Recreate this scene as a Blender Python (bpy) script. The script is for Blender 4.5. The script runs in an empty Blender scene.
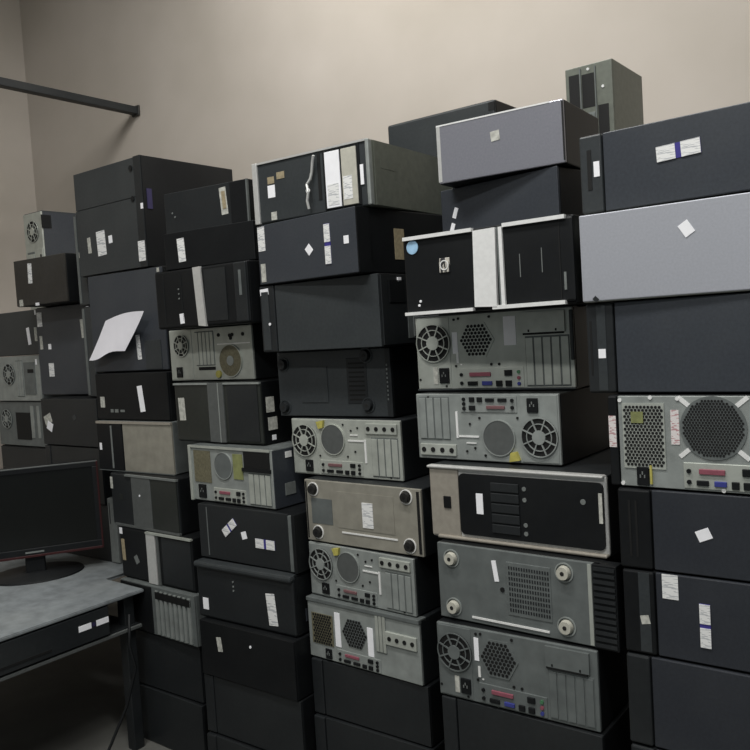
import bpy, bmesh, math, random
from mathutils import Vector, Matrix
random.seed(7)
SC = bpy.context.scene
COL = SC.collection
PI = math.pi

# ------------------------------------------------------------------ materials
def lin(c):
    return tuple((x/255/12.92 if x/255 <= .04045 else ((x/255+.055)/1.055)**2.4) for x in c) + (1,)

def mat(name, rgb, rough=.5, metal=0.0, noise=.25, scale=14, bump=0.0, dust=0.0, spec=.4):
    m = bpy.data.materials.new(name); m.use_nodes = True
    nt = m.node_tree; b = nt.nodes['Principled BSDF']
    tc = nt.nodes.new('ShaderNodeTexCoord')
    n = nt.nodes.new('ShaderNodeTexNoise'); n.inputs['Scale'].default_value = scale; n.inputs['Detail'].default_value = 6
    nt.links.new(tc.outputs['Object'], n.inputs['Vector'])
    r = nt.nodes.new('ShaderNodeValToRGB')
    c = lin(rgb)
    r.color_ramp.elements[0].position = .3; r.color_ramp.elements[1].position = .7
    r.color_ramp.elements[0].color = tuple(x*(1-noise) for x in c[:3]) + (1,)
    r.color_ramp.elements[1].color = tuple(min(1, x*(1+noise)) for x in c[:3]) + (1,)
    nt.links.new(n.outputs['Fac'], r.inputs['Fac'])
    out = r.outputs['Color']
    if dust:
        n2 = nt.nodes.new('ShaderNodeTexNoise'); n2.inputs['Scale'].default_value = 3.2; n2.inputs['Detail'].default_value = 9
        nt.links.new(tc.outputs['Object'], n2.inputs['Vector'])
        mr = nt.nodes.new('ShaderNodeMapRange'); mr.inputs[1].default_value = .42; mr.inputs[2].default_value = .75
        mr.inputs[3].default_value = 0; mr.inputs[4].default_value = dust
        nt.links.new(n2.outputs['Fac'], mr.inputs[0])
        mx = nt.nodes.new('ShaderNodeMix'); mx.data_type = 'RGBA'
        nt.links.new(mr.outputs[0], mx.inputs[0]); nt.links.new(out, mx.inputs[6]); mx.inputs[7].default_value = lin((128, 130, 126))
        out = mx.outputs[2]
    nt.links.new(out, b.inputs['Base Color'])
    b.inputs['Roughness'].default_value = rough; b.inputs['Metallic'].default_value = metal
    b.inputs['Specular IOR Level'].default_value = spec
    if bump:
        bp = nt.nodes.new('ShaderNodeBump'); bp.inputs['Strength'].default_value = bump; bp.inputs['Distance'].default_value = .002
        nt.links.new(n.outputs['Fac'], bp.inputs['Height']); nt.links.new(bp.outputs['Normal'], b.inputs['Normal'])
    return m

def print_mat(name, paper, ink, scale, axis='X', thr=.5):
    """paper with printed bars (illegible small print or a bar code)"""
    m = bpy.data.materials.new(name); m.use_nodes = True
    nt = m.node_tree; b = nt.nodes['Principled BSDF']
    tc = nt.nodes.new('ShaderNodeTexCoord')
    mp = nt.nodes.new('ShaderNodeMapping'); nt.links.new(tc.outputs['Generated'], mp.inputs['Vector'])
    mp.inputs['Scale'].default_value = (scale, .1, .25) if axis == 'X' else (.5, .1, scale)
    n = nt.nodes.new('ShaderNodeTexNoise'); n.inputs['Scale'].default_value = 2.0; n.inputs['Detail'].default_value = 1
    nt.links.new(mp.outputs['Vector'], n.inputs['Vector'])
    r = nt.nodes.new('ShaderNodeValToRGB'); r.color_ramp.interpolation = 'CONSTANT'
    r.color_ramp.elements[0].color = lin(paper); r.color_ramp.elements[1].position = thr; r.color_ramp.elements[1].color = lin(ink)
    nt.links.new(n.outputs['Fac'], r.inputs['Fac']); nt.links.new(r.outputs['Color'], b.inputs['Base Color'])
    b.inputs['Roughness'].default_value = .6
    return m

M = {}
M['navy'] = mat('navy_painted_steel', (52, 56, 62), .42, 0, .12, 160, .05, .10)
M['shaded_navy'] = mat('shaded_navy_steel', (40, 43, 49), .45, 0, .12, 160, .05, .08)  # darker copy of navy: dimmer light low in the stack put into colour
M['charcoal'] = mat('charcoal_painted_steel', (47, 51, 53), .45, 0, .12, 120, .05, .10)
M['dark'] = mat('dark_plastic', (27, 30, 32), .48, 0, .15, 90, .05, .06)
M['black'] = mat('black_plastic', (15, 17, 19), .5, 0, .15, 70, .03, .04, spec=.25)
M['void'] = mat('dark_opening', (8, 9, 9), .7, 0, .1, 30)
M['olive'] = mat('dull_olive_grey_steel', (104, 108, 99), .45, .25, .12, 60, .04, .15)
M['steel'] = mat('zinc_plated_steel', (176, 180, 172), .42, .35, .14, 22, .05, .15)
M['steel_dim'] = mat('dusty_zinc_steel', (146, 151, 148), .45, .3, .16, 24, .05, .18)
M['steel_dark'] = mat('shaded_grey_steel', (100, 105, 104), .5, .2, .16, 24, .05, .12)
M['silver_panel'] = mat('pale_silver_paint', (166, 168, 175), .42, .25, .05, 220, .05, .05)
M['silver'] = mat('silver_plastic', (200, 200, 197), .35, .35, .06, 90, .02, .08)
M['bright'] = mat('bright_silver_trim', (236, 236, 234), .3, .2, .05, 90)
M['tan'] = mat('warm_silver_plastic', (160, 154, 143), .4, .3, .08, 80, .02, .1)
M['grey'] = mat('grey_plastic', (108, 112, 110), .5, 0, .12, 60, .03, .15)
M['mid'] = mat('mid_grey_stripe', (84, 87, 86), .45, .1, .1, 60, .02, .1)
M['sheen'] = mat('satin_sheen_lid', (148, 148, 156), .28, .5, .06, 200, .03, .1)  # light reflected off the lid is put into the pale grey
M['cream'] = mat('cream_rubber', (178, 176, 164), .55, 0, .08, 60)
M['rubber'] = mat('black_rubber', (26, 26, 25), .6, 0, .1, 60)
M['white'] = mat('white_sticker', (240, 240, 243), .5, 0, .03, 50)
M['paper'] = mat('white_paper', (236, 234, 240), .7, 0, .02, 30)
M['crumple'] = mat('worn_sticker', (178, 178, 170), .7, 0, .3, 90)
M['tanlabel'] = mat('tan_label', (150, 138, 112), .6, 0, .2, 120)
M['yellow'] = mat('yellow_clip', (174, 166, 86), .5, 0, .15, 80)
M['lime'] = mat('faded_yellow_green_label', (126, 130, 84), .6, 0, .2, 60)
M['pink'] = mat('magenta_port', (132, 74, 86), .5, 0, .1, 60)
M['rosy'] = mat('dull_red_port', (112, 80, 82), .5, 0, .1, 60)
M['blue'] = mat('blue_port', (54, 60, 130), .5, 0, .1, 60)
M['duskviolet'] = mat('dark_violet_sticker', (46, 42, 74), .5, 0, .1, 60)
M['green'] = mat('green_port', (66, 110, 78), .5, 0, .1, 60)
M['violet'] = mat('violet_band', (58, 52, 128), .5, 0, .1, 60)
M['badge'] = mat('round_blue_badge', (150, 186, 214), .4, 0, .2, 40)
M['red'] = mat('dark_red_trim', (52, 17, 18), .35, 0, .1, 60)
M['screen'] = mat('dark_glass_screen', (11, 13, 12), .22, 0, .05, 20)
M['lattice'] = mat('brownish_disc', (108, 104, 84), .5, .2, .25, 160, .1)
M['desk'] = mat('dusty_grey_laminate', (112, 117, 119), .5, 0, .22, 26, .08, .35)
M['bars'] = print_mat('barcode_sticker', (226, 224, 222), (120, 112, 116), 14, 'X', .56)
M['lines'] = print_mat('printed_label', (226, 226, 224), (182, 184, 186), 9, 'Z', .55)
M['redlines'] = print_mat('red_printed_label', (214, 208, 206), (178, 140, 142), 10, 'Z', .55)
M['emblem'] = print_mat('emblem_badge', (188, 184, 174), (40, 40, 42), 3, 'X', .5)
M['floor'] = mat('grey_concrete', (96, 96, 92), .7, 0, .2, 4, .1)

def wall_mat():
    m = bpy.data.materials.new('painted_plaster'); m.use_nodes = True
    nt = m.node_tree; b = nt.nodes['Principled BSDF']
    tc = nt.nodes.new('ShaderNodeTexCoord')
    n = nt.nodes.new('ShaderNodeTexNoise'); n.inputs['Scale'].default_value = 1.1; n.inputs['Detail'].default_value = 8
    nt.links.new(tc.outputs['Object'], n.inputs['Vector'])
    r = nt.nodes.new('ShaderNodeValToRGB')
    r.color_ramp.elements[0].position = .3; r.color_ramp.elements[0].color = lin((168, 160, 149))
    r.color_ramp.elements[1].position = .7; r.color_ramp.elements[1].color = lin((190, 182, 173))
    nt.links.new(n.outputs['Fac'], r.inputs['Fac']); nt.links.new(r.outputs['Color'], b.inputs['Base Color'])
    n2 = nt.nodes.new('ShaderNodeTexNoise'); n2.inputs['Scale'].default_value = 60
    nt.links.new(tc.outputs['Object'], n2.inputs['Vector'])
    bp = nt.nodes.new('ShaderNodeBump'); bp.inputs['Strength'].default_value = .08
    nt.links.new(n2.outputs['Fac'], bp.inputs['Height']); nt.links.new(bp.outputs['Normal'], b.inputs['Normal'])
    b.inputs['Roughness'].default_value = .85
    return m
M['wall'] = wall_mat()

# ------------------------------------------------------------------ mesh builder
class MB:
    def __init__(s): s.bm = bmesh.new()
    def box(s, x0, y0, z0, x1, y1, z1, bev=0.0, seg=2):
        r = bmesh.ops.create_cube(s.bm, size=1)['verts']
        for v in r:
            v.co = Vector(((x0+x1)/2 + v.co.x*(x1-x0), (y0+y1)/2 + v.co.y*(y1-y0), (z0+z1)/2 + v.co.z*(z1-z0)))
        if bev:
            es = list({e for v in r for e in v.link_edges})
            bmesh.ops.bevel(s.bm, geom=es, offset=bev, segments=seg, profile=.5, affect='EDGES')
        return s
    def prism(s, pts, y0, y1):
        a = [s.bm.verts.new((x, y0, z)) for x, z in pts]; b = [s.bm.verts.new((x, y1, z)) for x, z in pts]
        n = len(pts)
        s.bm.faces.new(a); s.bm.faces.new(b[::-1])
        for i in range(n): s.bm.faces.new((a[i], b[i], b[(i+1) % n], a[(i+1) % n]))
        return s
    def disc(s, x, z, r, y0, y1, n=28, r2=None, ph=0, sz=1.0):
        r2 = r if r2 is None else r2     # r at y0 (towards the viewer), r2 at y1
        c = [(math.cos(2*PI*i/n+ph), math.sin(2*PI*i/n+ph)) for i in range(n)]
        a = [s.bm.verts.new((x+r*p, y0, z+r*q*sz)) for p, q in c]; b = [s.bm.verts.new((x+r2*p, y1, z+r2*q*sz)) for p, q in c]
        s.bm.faces.new(a); s.bm.faces.new(b[::-1])
        for i in range(n): s.bm.faces.new((a[i], b[i], b[(i+1) % n], a[(i+1) % n]))
        return s
    def ring(s, x, z, r0, r1, y0, y1, n=32):
        L = []
        for r, y in ((r0, y0), (r1, y0), (r1, y1), (r0, y1)):
            L.append([s.bm.verts.new((x+r*math.cos(2*PI*i/n), y, z+r*math.sin(2*PI*i/n))) for i in range(n)])
        for k in range(4):
            a, b = L[k], L[(k+1) % 4]
            for i in range(n): s.bm.faces.new((a[i], b[i], b[(i+1) % n], a[(i+1) % n]))
        return s
    def bar(s, xa, za, xb, zb, w, y0, y1):
        dx, dz = xb-xa, zb-za; l = math.hypot(dx, dz) or 1
        nx, nz = -dz/l*w/2, dx/l*w/2
        return s.prism([(xa+nx, za+nz), (xb+nx, zb+nz), (xb-nx, zb-nz), (xa-nx, za-nz)], y0, y1)
    def tube(s, pts, r, n=8):
        rings = []
        for i, p in enumerate(pts):
            p = Vector(p); a = Vector(pts[max(i-1, 0)]); b = Vector(pts[min(i+1, len(pts)-1)])
            t = (b-a).normalized(); u = t.orthogonal().normalized(); w = t.cross(u)
            rings.append([s.bm.verts.new(p + r*(math.cos(2*PI*k/n)*u + math.sin(2*PI*k/n)*w)) for k in range(n)])
        for a, b in zip(rings, rings[1:]):
            best = min(range(n), key=lambda o: sum((a[k].co-b[(k+o) % n].co).length for k in range(n)))
            for k in range(n): s.bm.faces.new((a[k], a[(k+1) % n], b[(k+1+best) % n], b[(k+best) % n]))
        s.bm.faces.new(rings[0]); s.bm.faces.new(rings[-1][::-1])
        return s
    def build(s, name, m, parent=None):
        bmesh.ops.recalc_face_normals(s.bm, faces=s.bm.faces)
        me = bpy.data.meshes.new(name); s.bm.to_mesh(me); s.bm.free()
        me.materials.append(M[m] if isinstance(m, str) else m)
        o = bpy.data.objects.new(name, me); COL.objects.link(o)
        if parent: o.parent = parent
        return o

def empty(name, loc, rz=0, label=None, cat=None, group=None):
    o = bpy.data.objects.new(name, None); COL.objects.link(o)
    o.location = loc; o.rotation_euler = (0, 0, rz); o.empty_display_size = .05
    if label: o['label'] = label
    if cat: o['category'] = cat
    if group: o['group'] = group
    return o

def structure(o):
    o['kind'] = 'structure'; return o

# ------------------------------------------------------------------ a computer case lying in a stack
GROUPS = {'A': 'computers in the stack behind the flat screen monitor', 'B': 'computers in the stack of striped fronts',
          'C': 'computers in the stack under the case with white drive bays', 'D': 'computers in the stack of silver trimmed cases',
          'E': 'computers in the stack with the silver panel', 'M': 'computers in the dark stack behind the monitor', 'L': 'computers in the corner stack with grey backs',
          'R': 'computers of the row behind the stacks'}

def single(n): return n[:-1] if n.endswith('s') and not n.endswith('ss') else n

class Comp:
    """Local frame: x along the visible face, y into the stack, z up; the origin is at the base under the middle of the face.
    Features are given in face fractions (u from the left, v from the bottom)."""
    def __init__(s, x, y, z, yaw, W, H, label, group, body='charcoal', D=.42, rot=False, name='desktop_computer', face0=.006):
        s.W, s.H, s.D, s.rot = W, H, D, rot
        s.root = empty(name, (x + W/2*math.cos(yaw), y + W/2*math.sin(yaw), z), yaw, label, 'computer', GROUPS[group])
        s.body = MB().box(-W/2, face0, .0005, W/2, D, H-.002, .003).build('chassis', body, s.root)
    def X(s, u): return ((1-u if s.rot else u)-.5)*s.W
    def Z(s, v): return (1-v if s.rot else v)*s.H
    def rect(s, mb, u0, v0, u1, v1, y0, y1, bev=0):
        a, b = sorted((s.X(u0), s.X(u1))); c, d = sorted((s.Z(v0), s.Z(v1)))
        mb.box(a, y0, c, b, y1, d, bev); return mb
    def plate(s, name, m, u0, v0, u1, v1, y0=0.0, y1=.008, parent=None, bev=0.0012):
        return s.rect(MB(), u0, v0, u1, v1, y0, y1, bev).build(name, m, parent or s.root)
    def rects(s, name, m, L, y0, y1, parent=None):
        if len(L) <= 8:                  # a few: each one a part of its own
            for r in L: o = s.rect(MB(), *r, y0, y1).build(single(name), m, parent or s.root)
            return o
        mb = MB()
        for r in L: s.rect(mb, *r, y0, y1)
        return mb.build(name, m, parent or s.root)
    def face(s, name, m, u0=0.003, v0=.012, u1=.997, v1=.985, bev=.002):
        return s.plate(name, m, u0, v0, u1, v1, 0, .009, None, bev)
    def sticker(s, u, v, du, dv, m='white', rot=0, y=0.0, parent=None, name='sticker'):
        """du, dv: size as fractions of W and H; rot in degrees"""
        w, h = du*s.W/2, dv*s.H/2; c, k = math.cos(math.radians(rot)), math.sin(math.radians(rot))
        x, z = s.X(u), s.Z(v)
        pts = [(x+a*w*c-b*h*k, z+a*w*k+b*h*c) for a, b in ((-1, -1), (1, -1), (1, 1), (-1, 1))]
        return MB().prism(pts, y-.0012, y+.0004).build(name, m, parent or s.root)
    def pair(s, u, v, du, dv, rot=0, y=0.0, band='violet', vert=False):
        """two white labels on one coloured strip"""
        b = s.sticker(u, v, du, dv, band, rot, y, name='sticker_strip')
        w, h = du*s.W, dv*s.H; a = math.radians(rot)
        for sg in (-1, 1):
            ox, oz = ((0, sg*h*.27) if vert else (sg*w*.28, 0))
            ou, ov = (ox*math.cos(a)-oz*math.sin(a))/s.W, (ox*math.sin(a)+oz*math.cos(a))/s.H
            s.sticker(u+ou, v+ov, du*(1 if vert else .43), dv*(.44 if vert else 1), 'lines', rot, y-.0012, b, 'paper_label')
        return b
    # a sticker or plate on the right hand side of the case: d from the face backwards, v up (fractions of D and H)
    def side_box(s, name, m, d0, v0, d1, v1, t=.0015, parent=None, bev=0):
        mb = MB(); mb.box(s.W/2-.0005, d0*s.D, v0*s.H, s.W/2+t, d1*s.D, v1*s.H, bev)
        return mb.build(name, m, parent or s.root)
    # --- rear-of-computer fittings
    def fan(s, u, v, r, base=None, y=-.0022, spokes=8, rings=(.36, .98), parent=None, metal='steel', hubm=None):
        x, z = s.X(u), s.Z(v)
        p = MB().disc(x, z, r, y, y+.003).build('fan_opening', 'void', parent or s.root)
        g = MB()
        for k in rings[1:]: g.ring(x, z, r*k-.0010, r*k+.0014, y-.0025, y)
        g.ring(x, z, r*.68-.001, r*.68+.001, y-.0025, y)
        for k in range(spokes):
            a = 2*PI*(k+.5)/spokes
            g.bar(x+r*.3*math.cos(a), z+r*.3*math.sin(a), x+r*math.cos(a), z+r*math.sin(a), .003, y-.003, y)
        g.build('fan_grille', metal, p)
        MB().disc(x, z, r*rings[0], y-.004, y, 22).build('fan_hub', hubm or metal, p)
        return p
    def hexvent(s, u, v, r, m='steel_dim', y=-.0018, cell=.0098, square=None, name='hexagon_vent', solid=True):
        x, z = s.X(u), s.Z(v)
        if square: w, h = square[0]*s.W/2, square[1]*s.H/2; p = MB().box(x-w, y, z-h, x+w, y+.003, z+h).build(name, m, s.root)
        else: p = MB().disc(x, z, r*1.06, y, y+.003, 6 if solid else 32).build(name, m, s.root)
        g = MB(); n = 14
        for i in range(-n, n+1):
            for j in range(-n, n+1):
                px = (i+.5*(j % 2))*cell; pz = j*cell*.866
                ok = (abs(px) < w-cell*.5 and abs(pz) < h-cell*.5) if square else (max(abs(pz), abs(pz)*.5+abs(px)*.866) < r*.9 if solid else math.hypot(px, pz) < r-.3*cell)
                if ok: g.disc(x+px, z+pz, cell*.43, y-.0008, y+.001, 6, ph=PI/6)
        g.build('vent_holes', 'void', p)
        return p
    def socket(s, u, v, du=.055, dv=.16, parent=None, y=-.002, rim=None):
        x, z = s.X(u), s.Z(v); w, h = du*s.W/2, dv*s.H/2
        p = MB().box(x-w, y-.003, z-h, x+w, y+.002, z+h, .0012).build('power_socket', 'black', parent or s.root)
        mb = MB()
        for dx, dz in ((-.35, 0), (.35, 0), (0, .35)): mb.box(x+dx*w-.0012, y-.0042, z+dz*h-.003, x+dx*w+.0012, y-.0028, z+dz*h+.003)
        mb.build('socket_pins', 'grey', p)
        return p
    def ports(s, u0, v0, u1, v1, metal='steel', y=-.002, par='pink', dim=False):
        p = s.plate('port_panel', metal, u0, v0, u1, v1, y, .002)
        du, dv = u1-u0, v1-v0
        def pt(a, b, w, h, m, name): return s.plate(name, m, u0+a*du-w*du/2, v0+b*dv-h*dv/2, u0+a*du+w*du/2, v0+b*dv+h*dv/2, y-.004, y+.001, p, .001)
        pt(.36, .68, .32, .2, par, 'parallel_port'); pt(.24, .24, .15, .2, 'black', 'serial_port'); pt(.46, .24, .15, .2, 'blue' if not dim else 'black', 'display_port')
        for a in (.64, .78): pt(a, .22, .09, .28, 'black', 'usb_port')
        pt(.78, .72, .11, .28, 'black', 'network_port')
        for a, b, m in ((.07, .68, 'black'), (.07, .26, 'black'), (.93, .76, 'green'), (.93, .48, 'pink'), (.93, .2, 'blue')):
            MB().disc(s.X(u0+a*du), s.Z(v0+b*dv), .0042, y-.0035, y+.001, 12).build('audio_jack', m if not dim else 'black', p)
        return p
    def slots(s, u0, v0, u1, v1, n, m='steel', vert=True, y=-.0018, gap=.18):
        fr = s.plate('expansion_bracket', 'steel_dark', u0, v0, u1, v1, y+.0008, .002)
        for k in range(n):
            if vert: a = u0+(u1-u0)*k/n; s.plate('slot_cover', m, a+gap*(u1-u0)/n/2, v0+.02, a+(1-gap/2)*(u1-u0)/n, v1-.02, y-.0012, .001, fr, .0008)
            else: a = v0+(v1-v0)*k/n; s.plate('slot_cover', m, u0+.006, a+.004, u1-.006, a+(v1-v0)/n*(1-gap), y-.0012, .001, fr, .0008)
        return fr
    def dots(s, name, m, L, r=.003, y=-.001, parent=None, n=10):
        for u, v in L: o = MB().disc(s.X(u), s.Z(v), r, y-.0012, y+.001, n).build(single(name), m, parent or s.root)
        return o
    def foot(s, u, v, r, m='cream', ringm=None, core='rubber', h=.012):
        x, z = s.X(u), s.Z(v)
        p = MB().disc(x, z, r*.86, -h, .002, 26, r2=r).build('rubber_foot', m, s.root)
        MB().ring(x, z, r*1.18, r*1.36, -.0025, .002).build('foot_recess', ringm or m, p)
        MB().disc(x, z, r*.3, -h-.0006, -h+.002, 14).build('foot_screw', core, p)
        return p

def U(key): return UN[key]
# x, y, z(base), yaw, width, height of each case, measured in metres
UN = {
 'A1': (-2.782, 1.8124, .2762, -.0106, .4204, .3932), 'A2': (-2.7157, 1.7954, -.0918, .0292, .4235, .368), 'A3': (-2.6808, 1.7703, -.2652, .0226, .4119, .1734),
 'A4': (-2.6688, 1.754, -.4511, .0312, .4182, .1858), 'A5': (-2.576, 1.7309, -.643, -.0317, .3956, .192), 'A6': (-2.521, 1.7146, -.8264, -.0193, .4086, .1834),
 'A7': (-2.5142, 1.6984, -1.0014, -.0282, .4171, .175), 'A8': (-2.52, 1.70, -1.2007, .01, .41, .1993), 'A9': (-2.515, 1.695, -1.40, -.01, .41, .1993),
 'B0': (-2.1321, 1.7124, .3526, .1097, .3515, .1345), 'B1': (-2.1008, 1.6751, .234, .1056, .3704, .1186), 'B2': (-2.1485, 1.6651, .0484, .0199, .4195, .1856),
 'B3': (-2.2356, 1.7739, -.1267, -.0007, .4025, .1751), 'B4': (-2.1607, 1.7198, -.3226, -.0054, .4038, .1959), 'B5': (-2.0573, 1.6786, -.5014, -.035, .385, .1789),
 'B6': (-1.9997, 1.6482, -.6737, -.0051, .4188, .1723), 'B7': (-1.993, 1.6194, -.8538, .0213, .4056, .1801), 'B8': (-1.9769, 1.6025, -1.0288, .0052, .3984, .175),
 'B9': (-1.98, 1.61, -1.2144, .01, .405, .1856), 'B10': (-1.975, 1.60, -1.40, 0, .405, .1856),
 'C1': (-1.6877, 1.6828, .3274, .0379, .4122, .1736), 'C2': (-1.6931, 1.6854, .1535, -.0843, .3951, .1739), 'C3': (-1.7025, 1.691, -.0424, .0094, .4308, .1959),
 'C4': (-1.7126, 1.7529, -.2375, .0434, .4104, .1951), 'C5': (-1.6544, 1.7356, -.4044, -.0061, .3983, .1668), 'C6': (-1.5735, 1.6867, -.584, -.0264, .4101, .1797),
 'C7': (-1.5705, 1.6839, -.7387, -.0582, .3819, .1547), 'C8': (-1.5724, 1.6648, -.9137, -.0312, .3971, .175), 'C9': (-1.565, 1.66, -1.0757, 0, .40, .162),
 'C10': (-1.56, 1.65, -1.2379, .01, .40, .1622), 'C11': (-1.56, 1.655, -1.40, 0, .40, .1621),
 'D0b': (-1.076, 1.708, .3487, .06, .324, .144), 'D0c': (-1.119, 1.778, .2157, -.147, .349, .133), 'D1': (-1.1023, 1.5743, .0324, -.0084, .4255, .1833),
 'D2': (-1.1723, 1.7071, -.1586, .0506, .4182, .191), 'D3': (-1.1444, 1.6504, -.322, -.0075, .3832, .1634), 'D4': (-1.0766, 1.5925, -.497, -.0097, .4385, .175),
 'D5': (-1.0464, 1.5595, -.6779, -.02, .402, .1809), 'D6': (-1.0433, 1.5332, -.8529, .0221, .3879, .175), 'D7': (-1.04, 1.535, -1.0353, 0, .39, .1824),
 'D8': (-1.035, 1.53, -1.2177, .01, .39, .1824), 'D9': (-1.035, 1.535, -1.40, 0, .39, .1823),
 'E1': (-0.6564, 1.5729, 0.2072, -0.0339, 0.4297, 0.1571), 'E2': (-0.6575, 1.5538, 0.031, 0.0088, 0.4297, 0.1762), 'E3': (-0.6589, 1.572, -0.1529, -0.0218, 0.4297, 0.1839),
 'E4': (-0.6125, 1.5478, -0.3348, -0.02, 0.4297, 0.1819), 'E5': (-0.5969, 1.5385, -0.4946, 0.0119, 0.4297, 0.1598), 'E6': (-0.5932, 1.5361, -0.6631, 0.0084, 0.4297, 0.1685),
 'E7': (-0.5921, 1.5328, -0.8473, 0.0, 0.43, 0.1842), 'E8': (-0.5902, 1.5299, -1.0315, 0.005, 0.43, 0.1842), 'E9': (-0.5883, 1.528, -1.2157, 0.0, 0.43, 0.1842), 'E10': (-0.5883, 1.528, -1.3999, 0.0, 0.43, 0.1842),
 'M0': (-3.29, 1.827, .1958, .0558, .352, .1964), 'M1': (-3.3277, 1.9292, -.1907, .0339, .4024, .3865), 'M2': (-3.1672, 1.8259, -.3851, .0002, .3993, .1944),
 'M3': (-3.165, 1.83, -.6125, 0, .395, .2274), 'M4': (-3.165, 1.835, -.84, .01, .395, .2275),
 'L1': (-3.66, 2.10, .195, 0, .155, .465), 'L2': (-2.855, 1.845, .17, 0, .065, .36), 'L7': (-2.855, 1.85, -.1907, 0, .065, .36), 'L3': (-3.78, 1.97, -.01, 0, .40, .205),
 'L4': (-3.79, 1.96, -.22, .01, .40, .21), 'L5': (-3.80, 1.97, -.43, 0, .41, .21), 'L6': (-3.80, 1.97, -.84, 0, .41, .41),
}
STK = {}
def C(key, label, **k):
    c = Comp(*UN[key], label, key[0], **k); STK[key] = c; return c

# ================================================================== stack E (right)
def side_lying(key, label, bez='dark', pan='navy', bw=.11, body='black'):
    c = C(key, label, body=body)
    c.plate('front_bezel', bez, .002, .01, bw, .985, -.003, .012, None, .004)
    c.plate('side_panel', pan, bw+.006, .012, .997, .985, 0, .009, None, .002)
    return c
c = side_lying('E1', 'dark case with two white labels on a violet strip, above the silver panel', 'charcoal')
c.sticker(.085, .55, .028, .19, 'white', 0, -.003); c.sticker(.05, .55, .02, .5, 'void', 0, -.003, name='vent_slit')
c.pair(.455, .60, .19, .18, 3)
c = C('E2', 'pale silver case side with a small tilted white sticker', body='steel')
c.face('side_panel', 'silver_panel')
c.sticker(.485, .70, .047, .15, 'white', 32)
c.sticker(.068, .035, .02, .06, 'dark', 45, name='screw_notch')
c = side_lying('E3', 'dark blue-grey case with one white square, directly under the silver panel', 'dark', 'navy', .135)
c.plate('bezel_strip', 'charcoal', .055, .03, .10, .97, -.0045, 0)
c.sticker(.078, .44, .035, .1, 'white', 0, -.0045); c.rects('bezel_vent', 'void', [(.02, .2, .03, .8)], -.0036, 0)
# E4: rear of a server-like tower
c = C('E4', 'grey computer back with two honeycomb vents and two bar code labels', body='black')
c.plate('front_bezel', 'black', .002, .01, .045, .985, -.002, .012, None, .003)
rp = c.plate('rear_panel', 'steel_dim', .05, .012, .997, .985, 0, .009)
c.sticker(.022, .60, .034, .34, 'redlines', 0, -.002)
c.hexvent(.165, .56, 0, 'steel', square=(.19, .70), cell=.0072, y=-.002)
c.sticker(.14, .76, .055, .12, 'lime', 0, -.004, name='safety_label')
c.socket(.155, .13, .055, .2); c.rects('socket_edge', 'yellow', [(.188, .05, .197, .25)], -.005, 0)
c.sticker(.305, .66, .036, .36, 'redlines', 0)
c.hexvent(.465, .66, .056, 'steel_dark', y=-.002, cell=.0058, solid=False)
for a, b in ((.345, .93), (.345, .40), (.585, .93), (.585, .40)): c.sticker(a, b, .06, .045, 'bright', 40 if (a < .4) == (b < .5) else -40, 0, name='stamped_rib')
c.ports(.335, .03, .67, .30, 'steel'); c.slots(.70, .05, .97, .95, 5)
c.dots('panel_screws', 'bright', [(.06, .94), (.2, .97), (.32, .96), (.06, .04), (.5, .03)], .004)
c = side_lying('E5', pan='shaded_navy', label='near-black case with one small tilted white label, just under the two-vent computer back', bez='black', bw=.15)
c.sticker(.375, .50, .06, .13, 'white', 24)
c.rects('bezel_vent', 'void', [(.05, .15, .06, .85), (.08, .15, .09, .85)], -.0038, 0)
c = side_lying('E6', pan='shaded_navy', label='dark case with a square printed label and an upright label pair', bez='black', bw=.145)
c.sticker(.215, .84, .07, .28, 'lines', 0); c.pair(.36, .45, .045, .50, 0, vert=True)
c.sticker(.10, .42, .04, .1, 'crumple', 12, -.003); c.rects('bezel_strip', 'charcoal', [(.075, .04, .125, .97)], -.0036, 0)
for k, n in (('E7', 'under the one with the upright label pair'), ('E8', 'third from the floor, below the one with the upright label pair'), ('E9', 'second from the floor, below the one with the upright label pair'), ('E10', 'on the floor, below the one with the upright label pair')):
    side_lying(k, 'dark plain computer case ' + n, pan='shaded_navy')

# ================================================================== stack D
# D1 front with silver bar
c = C('D1', 'black computer front with a wide silver bar and a round blue badge', body='black', D=.43)
c.face('front_bezel', 'black', .0, .02, 1, .98, .006)
bar = MB(); X, Z = c.X, c.Z
bar.prism([(X(.448), Z(.045)), (X(.578), Z(.03)), (X(.588), Z(.96)), (X(.458), Z(.955))], -.008, .002).build('centre_bar', 'bright', c.root)
c.rects('bar_groove', 'steel_dark', [(.592, .04, .602, .96)], -.004, 0); c.rects('bar_edge', 'bright', [(.604, .04, .624, .96)], -.006, 0)
c.rects('top_trim', 'bright', [(.01, .95, .448, .995), (.628, .95, .965, .995)], -.007, .004)
c.rects('bottom_trim', 'bright', [(.0, .0, .435, .04), (.55, .0, .95, .045)], -.007, .004)
e = c.plate('emblem', 'emblem', .235, .5, .30, .68, -.003, .001)
MB().ring(c.X(.2675), c.Z(.59), .009, .0115, -.004, -.002, 24).build('emblem_ring', 'bright', e)
MB().disc(c.X(.065), c.Z(.86), .016, -.0022, .001, 24).build('round_badge', 'badge', c.root)
c.rects('front_lettering', 'grey', [(.71, .35, .714, .62), (.83, .38, .834, .66)], -.0012, 0)
c.rects('door_seam', 'void', [(.925, .05, .93, .95)], -.0012, 0)
c.rects('indicator', 'grey', [(.945, .16, .957, .36)], -.0015, 0)
c.dots('power_lamp', 'white', [(.09, .12), (.10, .17)], .003)
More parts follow.
